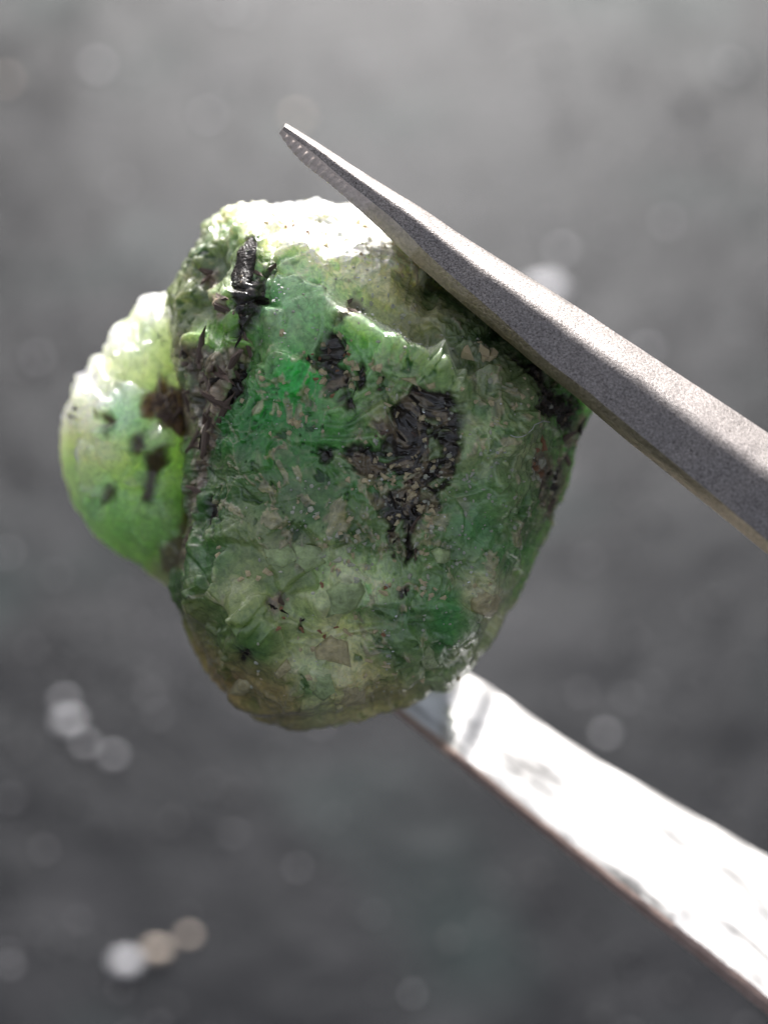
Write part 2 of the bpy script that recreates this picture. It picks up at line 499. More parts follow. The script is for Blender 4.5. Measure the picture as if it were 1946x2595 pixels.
# tint control points: x, y, colour as seen in open shade
TINTS = [(760, 690, (140, 172, 142)), (720, 770, (112, 155, 116)), (870, 680, (160, 172, 136)), (800, 760, (112, 152, 112)), (1000, 720, (142, 142, 100)), (1060, 780, (128, 130, 92)), (1150, 860, (72, 92, 58)), (1100, 740, (118, 122, 84)), (1220, 880, (66, 84, 52)), (1300, 970, (82, 94, 62)),  # dark greens below the arm hold its shade, painted in
         (950, 870, (108, 155, 100)), (1060, 950, (105, 132, 88)), (860, 1000, (80, 130, 70)), (740, 950, (16, 145, 56)), (790, 960, (10, 155, 58)), (690, 1030, (22, 118, 44)), (620, 1110, (28, 95, 35)),
         (700, 1180, (45, 105, 45)), (820, 1100, (55, 115, 55)), (900, 1180, (50, 105, 52)), (1000, 1030, (110, 120, 80)), (1230, 1050, (118, 136, 98)), (1220, 960, (112, 124, 90)), (1320, 1150, (116, 128, 94)),
         (1220, 1250, (78, 112, 68)), (1200, 1350, (60, 110, 62)), (1280, 1420, (55, 105, 55)), (560, 1280, (45, 82, 40)), (500, 1420, (42, 85, 35)), (470, 1500, (45, 80, 35)),
         (640, 1350, (100, 112, 75)), (740, 1330, (75, 100, 58)), (760, 1250, (72, 98, 60)), (900, 1350, (75, 98, 58)), (850, 1470, (158, 174, 128)), (930, 1490, (168, 190, 146)), (780, 1560, (128, 146, 96)), (880, 1600, (160, 166, 120)), (720, 1470, (98, 115, 72)),
         (600, 1500, (108, 120, 78)), (560, 1580, (78, 100, 55)), (640, 1620, (70, 100, 55)), (1110, 1570, (48, 112, 62)), (1130, 1620, (55, 108, 60)), (1010, 1560, (62, 98, 62)), (1000, 1640, (72, 98, 62)),
         (1240, 1520, (165, 165, 135)), (1290, 1480, (150, 155, 125)), (1100, 1690, (110, 130, 88)), (1180, 1660, (125, 135, 100)), (850, 1640, (172, 172, 128)), (890, 1560, (130, 145, 100)),
         (700, 1790, (126, 114, 78)), (640, 1760, (118, 106, 70)), (800, 1720, (140, 155, 115)), (900, 1760, (178, 168, 122)), (980, 1770, (135, 130, 88)), (560, 1730, (124, 104, 66)), (480, 1650, (116, 102, 64)), (450, 1570, (96, 94, 58)), (500, 1580, (84, 92, 56)),
         (1400, 1420, (70, 140, 48)), (1370, 1490, (75, 125, 50)), (1480, 1080, (75, 140, 60)), (1450, 1250, (75, 120, 55)), (1340, 1330, (92, 112, 74)), (1120, 1200, (88, 108, 70)), (1120, 1420, (72, 102, 60)), (960, 1560, (70, 95, 58)), (880, 1000, (95, 128, 80)), (820, 860, (100, 140, 92)), (660, 900, (80, 120, 70)), (680, 1260, (70, 96, 56)), (820, 1220, (62, 96, 52)), (570, 1200, (60, 88, 48)),
         (520, 640, (66, 78, 56)), (480, 780, (92, 102, 70)), (560, 840, (80, 130, 42)), (590, 580, (62, 90, 58)), (500, 700, (84, 94, 66)), (450, 900, (104, 100, 72)), (640, 620, (90, 112, 74)),
         (620, 540, (190, 195, 160)), (740, 540, (235, 235, 215)), (860, 560, (235, 235, 215)), (960, 590, (230, 228, 205)), (700, 590, (205, 210, 175)), (820, 600, (220, 220, 190)), (1010, 630, (205, 200, 165))]

def tint_field(X, Y, tints, pw=3.8):
    num = np.zeros(X.shape + (3,)); den = np.zeros(X.shape)
    for x, y, c in tints:
        w = 1.0 / ((X - x / 1000) ** 2 + (Y - y / 1000) ** 2 + 0.0012) ** (pw / 2)
        num += w[..., None] * srgb(c); den += w
    return num / den[..., None]

SEAM = np.array([(600, 500), (575, 640), (545, 780), (505, 850), (470, 950), (432, 1100), (400, 1250), (385, 1350)]) * K
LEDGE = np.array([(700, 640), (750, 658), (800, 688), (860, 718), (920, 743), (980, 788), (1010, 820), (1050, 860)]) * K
TOPLINE = np.array([(430, 500), (520, 480), (640, 520), (740, 522), (850, 548), (920, 592), (1000, 640)]) * K

def body_height(X, Y, s):
    z = -0.55 * (1 - np.sqrt(np.clip(1 - s ** 6.0, 0, 1)))
    inner = sstep(1.0, 0.86, s)
    xs = np.interp(Y, SEAM[:, 1], SEAM[:, 0])
    z = z - inner * 0.16 * sstep(0.03, 0.22, xs - X) - inner * 0.05 * np.exp(-((X - xs) / 0.03) ** 2)
    yt = np.interp(X, TOPLINE[:, 0], TOPLINE[:, 1])
    Z0 = np.stack([X, Y, 0 * X], -1)
    yt = yt + 0.035 * fbm(Z0, 14, 3, 301)
    up = np.clip(yt + 0.02 - Y, 0, 1)
    z = z - inner * 1.6 * (np.sqrt(up ** 2 + 0.0002) - 0.014)
    yl = np.interp(X, LEDGE[:, 0], LEDGE[:, 1])
    t = Y - yl
    win = sstep(0.80, 0.90, X) * sstep(1.24, 1.12, X)
    z = z + inner * win * 0.10 * sstep(-0.014, 0.024, t) * np.exp(-np.clip(t, 0, 1) / 0.16) - inner * win * 0.03 * np.exp(-((t + 0.03) / 0.03) ** 2)
    for cx, cy, r, a in ((520, 1365, 120, .055), (735, 1290, 75, .035), (700, 1480, 95, .035), (940, 1350, 120, .03), (590, 1480, 70, .03), (1050, 1300, 45, .03), (640, 790, 90, .03), (1100, 1000, 130, .02),
                         (480, 660, 60, .05), (430, 760, 55, .05), (540, 520, 60, .05)):
        d = np.hypot(X - cx * K, Y - cy * K) / (r * K)
        z = z + inner * a * np.clip(1 - d ** 2, 0, 1) ** 1.3
    z = z + inner * 0.02 * np.clip(0.9 - Y, 0, 0.42) * sstep(0.62, 0.75, X)
    # right flank turns away
    z = z - inner * 0.10 * sstep(1.30, 1.48, X + 0.25 * (Y - 1.15))
    return z

def zone_mask(polys, X, Y, warp, soft=0.022):
    m = np.full(X.shape, -1.0)
    for p in polys:
        a = np.array(p)
        lo, hi = a.min(0) - 0.06, a.max(0) + 0.06
        sel = (X > lo[0]) & (X < hi[0]) & (Y > lo[1]) & (Y < hi[1])
        if sel.any():
            m[sel] = np.maximum(m[sel], poly_sd(p, X[sel], Y[sel]) + warp[sel])
    return sstep(-soft * 0.4, soft * 0.6, m)

def crystal_front(N, outline, c, height):
    g, rr = polar(outline, c)
    r, th = disc_grid(N)
    s = np.sin(r * math.pi / 2)
    R = np.interp(th, g, rr, period=2 * math.pi)
    X = c[0] + s * R * np.cos(th)
    Y = c[1] + s * R * np.sin(th)
    return s, X, Y, height(X, Y, s)

def build_shell(name, mat, N, outline, c, height, back, disp, tint, parent):
    s, X, Y, z = crystal_front(N, outline, c, height)
    zb = height(X, Y, np.ones_like(s)) if False else back(s)
    Pf, Pb = place(X, Y, z), place(X, Y, zb)
    nf = grid_normals(Pf)
    if nf[N // 2, N // 2, 2] < 0: nf = -nf
    nb = grid_normals(Pb)
    if nb[N // 2, N // 2, 2] > 0: nb = -nb
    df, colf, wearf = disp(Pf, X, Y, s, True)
    db, colb, wearb = disp(Pb, X, Y, s, False)
    Pf = Pf + nf * df[..., None]
    Pb = Pb + nb * db[..., None]
    i = np.arange(N * N).reshape(N, N)
    edge = np.zeros((N, N), bool); edge[0] = edge[-1] = edge[:, 0] = edge[:, -1] = True
    j = np.zeros((N, N), np.int64)
    j[edge] = i[edge]
    j[~edge] = N * N + np.arange((~edge).sum())
    V = np.concatenate([Pf.reshape(-1, 3), Pb[~edge]])
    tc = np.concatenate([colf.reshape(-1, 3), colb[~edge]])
    wc = np.concatenate([wearf.reshape(-1, 3), wearb[~edge]])
    Ff = np.stack([i[:-1, :-1], i[1:, :-1], i[1:, 1:], i[:-1, 1:]], -1).reshape(-1, 4)
    Fb = np.stack([j[:-1, :-1], j[:-1, 1:], j[1:, 1:], j[1:, :-1]], -1).reshape(-1, 4)
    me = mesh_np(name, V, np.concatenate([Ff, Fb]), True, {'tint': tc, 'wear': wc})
    o = link(name, me, mat, parent)
    return o, (X, Y, Pf, nf)

FC = np.random.default_rng(5)
FACETS = np.stack([FC.uniform(.40, 1.50, 150), FC.uniform(.50, 1.85, 150), FC.normal(0, .17, 150), FC.normal(0, .17, 150), FC.uniform(-.006, .006, 150)], -1)
def facet_relief(X, Y, wx, wy):                 # broken faces: tilted flats that meet at edges
    best = np.full(X.shape, 9.0); h = np.zeros(X.shape); sec = np.full(X.shape, 9.0)
    for cx, cy, tx, ty, o in FACETS:
        dx, dy = X + wx - cx, Y + wy - cy
        d = np.hypot(dx, dy)
        m = d < best
        sec = np.where(m, best, np.minimum(sec, d))
        h = np.where(m, np.clip(tx * dx + ty * dy, -.02, .02) + o, h)
        best = np.where(m, d, best)
    return h * sstep(0.0, 0.022, sec - best), sec - best

CLUSTERS = [((1.06, 1.08, .08, .05), 16, 'tan', .010), ((.85, .90, .06, .03), 14, 'tan', .012), ((.92, .96, .03, .02), 12, 'tan', .013), ((.74, 1.01, .06, .05), 12, 'tan', .012), ((.78, 1.08, .06, .04), 10, 'tan', .010),
                ((1.0, 1.22, .06, .03), 16, 'tan', .011), ((1.08, 1.26, .04, .04), 12, 'tan', .012), ((1.22, 1.22, .07, .06), 22, 'pale', .008), ((1.28, 1.02, .05, .04), 14, 'tan', .010), ((.70, 1.32, .08, .05), 14, 'tan', .010),
                ((.86, 1.30, .09, .07), 24, 'pale', .009), ((1.02, 1.36, .06, .06), 20, 'tan', .010), ((.75, 1.43, .10, .03), 14, 'tan', .012), ((1.10, 1.49, .08, .02), 14, 'tan', .012), ((.90, 1.42, .06, .04), 14, 'pale', .013),
                ((1.18, 1.38, .08, .05), 16, 'pale', .007), ((.83, 1.57, .06, .05), 10, 'rust', .009), ((.92, 1.63, .03, .03), 5, 'tan', .014), ((1.0, 1.71, .06, .02), 10, 'tan', .011), ((.76, 1.68, .05, .04), 8, 'tan', .010), ((1.37, 1.22, .02, .04), 10, 'pale', .016), ((1.37, 1.17, .015, .03), 6, 'rust', .016), ((.74, .565, .09, .016), 16, 'tan', .009), ((.78, .585, .10, .016), 8, 'rust', .008), ((.96, .60, .06, .03), 9, 'tan', .008), ((1.06, .67, .03, .02), 6, 'tan', .011), ((.82, .92, .03, .03), 8, 'rust', .009), ((1.02, 1.17, .07, .06), 16, 'tan', .008)]
SPIN = {0: 1.3, 1: 1.2, 2: -1.0, 3: 1.4, 4: 1.4, 5: 0.1, 6: -0.6}

def body_disp(P, X, Y, s, front):
    w = np.stack([fbm(P, 9, 2, 21), fbm(P, 9, 2, 31), fbm(P, 9, 2, 41)], -1) * 0.05
    Q = P + w
    big = fbm(P, 3.2, 3, 5)
    mid = fbm(Q, 11, 3, 6)
    worm = ridged(Q, 30, 2, 8)
    fine = fbm(Q, 75, 2, 13)
    warp = 0.020 * fbm(P, 26, 3, 51) + 0.008 * fbm(P, 80, 2, 52)
    if front:
        black = zone_mask(BLACK, X, Y, warp)
        brown = zone_mask(BROWN, X, Y, warp) * (1 - black)
    else:
        black = 0 * X; brown = sstep(0.25, 0.5, fbm(P, 5, 3, 77))
    smooth_low = sstep(1.45, 1.75, Y) * 0.5
    emer = np.exp(-(((X - 0.76) / 0.10) ** 2 + ((Y - 0.98) / 0.11) ** 2)) + np.exp(-(((X - 1.12) / 0.09) ** 2 + ((Y - 1.59) / 0.08) ** 2)) + np.exp(-(((X - 0.6) / 0.07) ** 2 + ((Y - 1.12) / 0.07) ** 2))
    lump = sstep(0.70, 0.58, X) * sstep(1.15, 0.95, Y)
    glass = sstep(-0.08, 0.20, fbm(P, 4.6, 2, 93) + 0.25 * sstep(1.35, 1.6, Y) - 0.10) * (1 - np.clip(black + brown, 0, 1)) if front else 0 * X
    hole = sstep(0.16, 0.40, fbm(Q + 7, 17, 3, 87, 0.6)) * sstep(0.80, 0.86, X)
    black = black * (1 - 0.7 * hole)
    crinkle = (1 - 0.9 * glass) * (1 - 0.6 * np.exp(-(((X - 1.04) / .14) ** 2 + ((Y - .74) / .09) ** 2))) * (0.25 + 0.75 * sstep(-0.15, 0.35, fbm(P, 5, 2, 73))) * (1 - 1.4 * smooth_low)     # crinkled skin here, glassy breaks there
    d = 0.020 * big + 0.024 * fbm(P + 5, 7.5, 1, 94) * glass + 0.008 * mid * (1 - 0.4 * smooth_low) + 0.0040 * worm * crinkle + 0.0020 * fine * crinkle + 0.019 * lump * (1 - black) * fbm(P, 16, 2, 71)
    d = d + 0.0046 * ridged(Q, 62, 1, 72) * crinkle
    if front:
        fh, fe = facet_relief(X, Y, 0.03 * fbm(P, 12, 2, 81), 0.03 * fbm(P, 12, 2, 82))
        d = d + fh * sstep(1.0, 0.9, s)
        ph = Y * 7.5 + 0.25 * X * 7.5 + 2.2 * fbm(P, 3.6, 2, 96) + 0.35 * mid
        fr = ph - np.floor(ph)                   # broken steps that face the light
        terr = sstep(0.0, 0.16, fr) * (1 - fr) ** 1.5
        d = d + 0.030 * terr * sstep(0.02, 0.30, fbm(P, 4.2, 2, 97) + 0.05) * sstep(1.0, 0.85, s) * sstep(0.78, 0.9, Y) * (1 - black)
        crack = sstep(0.006, 0.0, fe + 0.004 * fine) * sstep(0.05, 0.35, fbm(P, 7, 2, 83))
    else:
        crack = 0 * X
    strat = np.sin((P[..., 1] + 0.15 * P[..., 0]) * 170 + 6 * mid)            # foliation inside the mica
    d = d - black * (0.012 + 0.006 * strat * (0.5 + 0.5 * mid)) + black * 0.006 * fine - brown * 0.006
    # colours
    T = tint_field(X + 0.035 * fbm(P, 8, 3, 84), Y + 0.035 * fbm(P, 8, 3, 85), TINTS) / 0.395 * np.array([0.98, 0.95, 0.82])
    T = T * 0.88 + 0.12 * T.mean(-1, keepdims=True) * np.array([1.08, 1.0, 0.85])
    dens = 0 * X
    for (cx, cy, rx, ry), n_, nm_, sz_ in CLUSTERS:
        dens = dens + 0.5 * np.exp(-0.5 * (((X - cx) / (rx * 1.3)) ** 2 + ((Y - cy) / (ry * 1.3)) ** 2))
    bl = fbm(Q, 24, 4, 61, 0.62)
    blot = sstep(0.34, 0.46, bl + 0.42 * np.clip(dens, 0, 1) - 0.05)                 # tan crust in ragged patches
    pit = sstep(0.22, 0.42, fbm(Q + 3.3, 33, 3, 63, 0.6)) * (0.4 + 0.6 * sstep(-.3, .3, big))
    blot = blot * (1 - 0.75 * glass); pit = pit * (1 - 0.8 * glass)
    d = d + 0.0045 * blot * (1 - 0.5 * smooth_low) - 0.007 * pit
    veil = sstep(0.02, 0.5, mid + 0.5 * worm - 0.3 - 0.5 * np.clip(emer, 0, 1))     # dusty crust on the raised places
    deep = sstep(0.0, 0.55, -mid - 0.2 * worm)
    dust = np.array([0.42, 0.39, 0.25])
    veil = veil * (1 - 0.6 * glass); deep = deep * (1 - 0.5 * glass)
    T = T * (1 - 0.38 * veil[..., None]) + 0.38 * veil[..., None] * dust
    T = T * (1 - deep[..., None] * np.array([0.50, 0.30, 0.45]))
    T = T + (0.55 * crack)[..., None] * (np.array([0.58, 0.54, 0.36]) - T)
    T = T * (1 - 0.86 * pit[..., None] * np.array([1.0, 0.8, 1.0]))
    crust = np.array([0.50, 0.43, 0.26]) * (1 + 0.5 * fine)[..., None]
    T = T * (1 - 0.72 * blot[..., None]) + 0.72 * blot[..., None] * crust
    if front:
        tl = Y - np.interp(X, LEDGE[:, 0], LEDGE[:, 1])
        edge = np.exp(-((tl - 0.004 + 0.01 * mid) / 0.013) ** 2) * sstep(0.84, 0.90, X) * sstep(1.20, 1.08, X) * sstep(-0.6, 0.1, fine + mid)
        T = T + (0.75 * edge)[..., None] * (np.array([0.80, 0.82, 0.76]) - T)      # bright highlight along the ledge, painted into the colour
    fil = sstep(0.62, 0.92, worm) * (1 - 0.8 * glass) * (0.35 + 0.65 * sstep(-0.2, 0.4, fbm(P, 6, 2, 91)))
    T = T + fil[..., None] * 0.22 * (np.array([0.60, 0.60, 0.40]) - T)
    T = T * (1 + 0.25 * fine[..., None])
    blk = np.array([0.040, 0.030, 0.024]) * (1 + 0.8 * np.clip(fine + 0.6 * strat, -0.8, 1.5))[..., None]
    brn = np.array([0.25, 0.165, 0.125]) * (1 + 0.9 * np.clip(mid + fine, -0.8, 1))[..., None]
    T = T * (1 - black[..., None]) + blk * black[..., None]
    dusty = (black * sstep(0.30, 0.46, bl + 0.2 * np.clip(dens, 0, 1)))[..., None]
    T = T * (1 - 0.6 * dusty) + 0.6 * dusty * np.array([0.34, 0.26, 0.16])
    T = T * (1 - 0.85 * brown[..., None]) + brn * 0.85 * brown[..., None]
    topm = sstep(-0.01, 0.035, np.interp(X, TOPLINE[:, 0], TOPLINE[:, 1]) + 0.035 * fbm(P, 14, 3, 301) + 0.012 * fine - Y) * sstep(0.56, 0.68, X) if front else 0 * X
    topm = topm * (1 - black) * (1 - 0.8 * blot * sstep(-.1, .3, mid))
    T = T + (0.85 * topm)[..., None] * (np.array([0.88, 0.88, 0.82]) - T)           # powdery white crust along the top
    rough = 0.27 - 0.15 * glass + 0.25 * sstep(1.58, 1.74, Y) * sstep(0.95, 1.1, X) + 0.22 * veil + 0.1 * brown - 0.04 * np.clip(emer, 0, 1)
    trans = np.clip(1 - black - 0.8 * brown - 0.8 * topm, 0, 1) * (0.6 + 0.4 * np.clip(emer, 0, 1))
    return d, np.clip(T, 0.004, 0.95), np.stack([rough, trans, 0 * X], -1)

LOBE_TINTS = [(225, 960, (240, 242, 220)), (284, 866, (238, 240, 215)), (398, 772, (240, 240, 220)), (195, 1030, (236, 240, 205)), (200, 1000, (200, 225, 165)), (300, 1050, (150, 220, 165)), (230, 1150, (195, 225, 140)), (330, 1180, (170, 215, 115)), (400, 1180, (150, 205, 90)), (300, 1300, (150, 215, 120)), (250, 1280, (150, 215, 130)),
              (380, 1330, (125, 185, 75)), (430, 1300, (115, 165, 65)), (350, 1420, (130, 185, 75)), (400, 1470, (150, 160, 90)), (200, 1200, (175, 220, 150)), (330, 900, (165, 185, 130)), (380, 850, (110, 130, 85)), (310, 820, (150, 165, 120)), (430, 780, (120, 130, 90)), (280, 930, (175, 190, 140))]
LOBE_DARK = [zp('D', [(520, 590), (600, 560), (640, 640), (590, 760), (560, 870), (510, 860), (520, 700)]),
             zp('D', [(220, 340), (280, 340), (330, 400), (310, 470), (280, 440), (230, 370)]),
             zp('D', [(450, 480), (510, 470), (520, 560), (470, 590), (440, 550)]),
             zp('D', [(300, 790), (340, 800), (340, 840), (310, 850)]),
             zp('D', [(500, 260), (560, 200), (620, 140), (690, 200), (800, 250), (800, 420), (700, 480), (620, 440), (600, 350), (500, 360)])]

def lobe_height(X, Y, s):
    z = -0.85 + 0.42 * np.sqrt(np.clip(1 - s ** 2.6, 0, 1))
    inner = sstep(1.0, 0.85, s)
    for cx, cy, r, a in ((250, 880, 80, .05), (320, 960, 60, .05), (290, 760, 60, .06), (210, 1000, 70, .03), (330, 690, 55, .06), (205, 805, 32, .06), (243, 742, 30, .07), (338, 660, 32, .07), (172, 855, 30, .05), (285, 690, 26, .05), (225, 870, 24, .03)):
        d = np.hypot(X - cx * K, Y - cy * K) / (r * K)
        z = z + inner * a * np.clip(1 - d ** 2, 0, 1) ** 1.3
    return z

def lobe_disp(P, X, Y, s, front):
    big = fbm(P, 4, 3, 105)
    mid = fbm(P, 12, 3, 106)
    fine = fbm(P, 50, 2, 107)
    warp = 0.015 * fbm(P, 24, 3, 108)
    up = sstep(1.05, 0.8, Y)
    d = 0.020 * big + (0.012 + 0.022 * up) * mid + (0.0022 + 0.004 * up) * fine + 0.003 * ridged(P, 22, 2, 109)
    fh, fe = facet_relief(X * 0.9 + 0.45, Y * 0.9, 0.04 * mid, 0.04 * big)
    d = d + 2.3 * fh * sstep(1.0, 0.85, s) + 0.016 * up * fbm(P, 19, 2, 112)
    dark = zone_mask(LOBE_DARK, X, Y, warp + 0.006, 0.032) if front else 0 * X
    T = np.clip(tint_field(X, Y, LOBE_TINTS) * np.array([1.22, 1.2, 1.2]), 0, 0.95) * 0.78 + 0.22 * np.array([0.80, 0.95, 0.70])
    T = T * (1 + 0.25 * mid[..., None])
    T = T * (1 - dark[..., None]) + dark[..., None] * np.array([0.09, 0.066, 0.030])
    if front:
        tan = zone_mask([BROWN[1], LOBE_DARK[-1]], X, Y, warp + 0.01, 0.02)
        T = T * (1 - 0.8 * tan[..., None]) + 0.8 * tan[..., None] * np.array([0.24, 0.155, 0.115])
        dark = np.maximum(dark, 0.7 * tan)
    return d, np.clip(T, 0.01, 0.95), np.stack([0.3 + 0 * X, np.clip(1 - 0.5 * dark, 0, 1), 0 * X], -1)

def flake_mesh(seed, kind):
    r = np.random.default_rng(seed)
    n = r.integers(5, 8)
    th = np.sort(r.uniform(0, 2 * math.pi, n) * 0.3 + np.linspace(0, 2 * math.pi, n, endpoint=False))
    el = r.uniform(1.2, 2.4) if kind == 'flake' else r.uniform(0.9, 1.5)
    rad = r.uniform(0.7, 1.1, n)
    if kind == 'flake': el *= 1.9
    x, y = np.cos(th) * rad * el, np.sin(th) * rad
    if kind == 'flake':
        t = 0.28
        V = [(x[k], y[k], r.uniform(-.1, .1) - t) for k in range(n)] + [(x[k] * .85, y[k] * .85, t + r.uniform(-.25, .25)) for k in range(n)]
    else:
        t = 0.45
        V = [(x[k], y[k], -t) for k in range(n)] + [(x[k] * .62, y[k] * .62, t + r.uniform(-.3, .3)) for k in range(n)]
    F = [list(range(n))[::-1], list(range(n, 2 * n))] + [[k, (k + 1) % n, n + (k + 1) % n, n + k] for k in range(n)]
    return mesh_np('mica_flake' if kind == 'flake' else 'mineral_grain', np.array(V), F, False)

def pick(surf, poly=None, circ=None):
    for _ in range(400):
        if poly is not None:
            a = np.array(poly)
            x, y = RNG.uniform(a[:, 0].min(), a[:, 0].max()), RNG.uniform(a[:, 1].min(), a[:, 1].max())
            if poly_sd(poly, np.array([x]), np.array([y]))[0] < 0: continue
        else:
            cx, cy, rx, ry = circ
            x, y = RNG.normal(cx, rx), RNG.normal(cy, ry)
        return x, y
    return None

class Finder:                                   # nearest surface point for a place on the outline drawing
    def __init__(self, surf):
        self.X, self.Y, self.P, self.N = surf
        self.sx, self.sy, st = self.X[::4, ::4], self.Y[::4, ::4], 4
    def at(self, x, y):
        d = (self.sx - x) ** 2 + (self.sy - y) ** 2
        k = np.unravel_index(np.argmin(d), d.shape)
        i0, j0 = k[0] * 4, k[1] * 4
        a, b, c, e = max(0, i0 - 4), i0 + 5, max(0, j0 - 4), j0 + 5
        dd = (self.X[a:b, c:e] - x) ** 2 + (self.Y[a:b, c:e] - y) ** 2
        q = np.unravel_index(np.argmin(dd), dd.shape)
        i, j = a + q[0], c + q[1]
        n = self.N[max(0, i - 5):i + 6, max(0, j - 5):j + 6].reshape(-1, 3).mean(0)
        return Vector(self.P[i, j]), Vector(n).normalized()

def put(name, me, mat, parent, fnd, x, y, size, tilt=0.25, spin=None, lift=0.0):
    p, n = fnd.at(x, y)
    n = (n + Vector(RNG.normal(0, tilt, 3))).normalized()
    q = n.to_track_quat('Z', 'Y')
    a = RNG.uniform(0, 6.283) if spin is None else spin + RNG.normal(0, 0.25)
    o = bpy.data.objects.new(name, me)
    COL.objects.link(o)
    if not me.materials: me.materials.append(mat)
    o.parent = parent
    o.matrix_local = Matrix.Translation(p + n * lift) @ q.to_matrix().to_4x4() @ Matrix.Rotation(a, 4, 'Z') @ Matrix.Diagonal((size * RNG.uniform(.8, 1.2), size * RNG.uniform(.7, 1.1), size * RNG.uniform(.6, 1.1), 1))
    return o

M_CHIP = mat_plain('pale_green_chip', (0.44, 0.54, 0.27), 0.34, 0, 0.35, 40, 0.8, sss=0.7)
M_CHIP_TAN = mat_plain('khaki_chip', (0.56, 0.49, 0.28), 0.36, 0, 0.35, 40, 0.8, sss=0.7)
def ell(cx, cy, rx, ry, n=9): return [(cx + rx * math.cos(6.2832 * k / n), cy + ry * math.sin(6.2832 * k / n)) for k in range(n)]
CHIPS = [(zp('E', [(1000, 580), (1090, 530), (1200, 525), (1245, 600), (1190, 690), (1130, 750), (1010, 740)]), M_CHIP, .010),
         (zp('E', [(930, 930), (1040, 855), (1150, 910), (1155, 1040), (1060, 1030), (960, 1000)]), M_CHIP_TAN, .010),
         (zp('E', [(1090, 1120), (1190, 1120), (1265, 1220), (1250, 1280), (1150, 1295), (1085, 1230)]), M_CHIP_TAN, .012),
         (zp('E', [(960, 1080), (1040, 1070), (1070, 1150), (1000, 1200), (940, 1160)]), M_CHIP, .008),
         (zp('E', [(720, 1050), (785, 990), (810, 1060), (730, 1130), (700, 1100)]), M_CHIP_TAN, .008),
         (zp('E', ell(495, 1175, 58, 46)), M_CHIP_TAN, .010),
         (zp('E', [(640, 330), (780, 300), (840, 400), (760, 440), (660, 430)]), M_CHIP, .005),
         (zp('E', [(800, 300), (960, 330), (1010, 420), (880, 480), (830, 420)]), M_CHIP, .006),
         (zp('F', ell(900, 670, 92, 88, 11)), M_CHIP_TAN, .012),
         (zp('F', ell(635, 1378, 62, 40)) if False else zp('C', ell(640, 1440, 62, 40)), M_CHIP, .010),
         (zp('F', [(490, 970), (560, 920), (690, 1000), (640, 1050), (520, 1060)]), M_CHIP, .006),
         (zp('F', [(950, 560), (1040, 480), (1090, 500), (1080, 580), (1000, 620)]), M_CHIP, .010),
         (zp('F', [(520, 1130), (640, 1080), (760, 1060), (700, 1120), (560, 1170)]), M_CHIP, .006),
         (zp('B', [(880, 1190), (960, 1200), (975, 1235), (900, 1230)]), M_CHIP_TAN, .010),
         (zp('B', [(1030, 1230), (1080, 1225), (1085, 1260), (1035, 1265)]), M_CHIP_TAN, .009)]
BLADE = zp('A', [(1062, 520), (1080, 440), (1115, 370), (1150, 330), (1180, 345), (1192, 420), (1185, 500), (1165, 590), (1140, 680), (1060, 660), (1045, 590)])

def chip(poly, mat, th, fnd, root, name='quartz_chip'):
    c = np.array(poly).mean(0)
    top, bot, mid_ = [], [], []
    for x, y in poly:
        x, y = x + RNG.normal(0, .0025), y + RNG.normal(0, .0025)
        p, n = fnd.at(x, y)
        q, m = fnd.at(c[0] + (x - c[0]) * 0.72, c[1] + (y - c[1]) * 0.72)
        bot.append(p - n * th * 1.5); mid_.append(p + n * th * 0.15); top.append(q + m * th * RNG.uniform(.55, 1.25))
    p, n = fnd.at(*c)
    V = bot + mid_ + top + [p + n * th * 1.5]
    k = len(poly)
    F = [list(range(k))]
    for r_ in (0, 1):
        F += [[r_ * k + j, r_ * k + (j + 1) % k, (r_ + 1) * k + (j + 1) % k, (r_ + 1) * k + j] for j in range(k)]
    F += [[2 * k + j, 2 * k + (j + 1) % k, 3 * k] for j in range(k)]
    me = mesh_np(name, np.array([v[:] for v in V]), F, True)
    bmesh_fix(me)
    return link(name, me, mat, root)

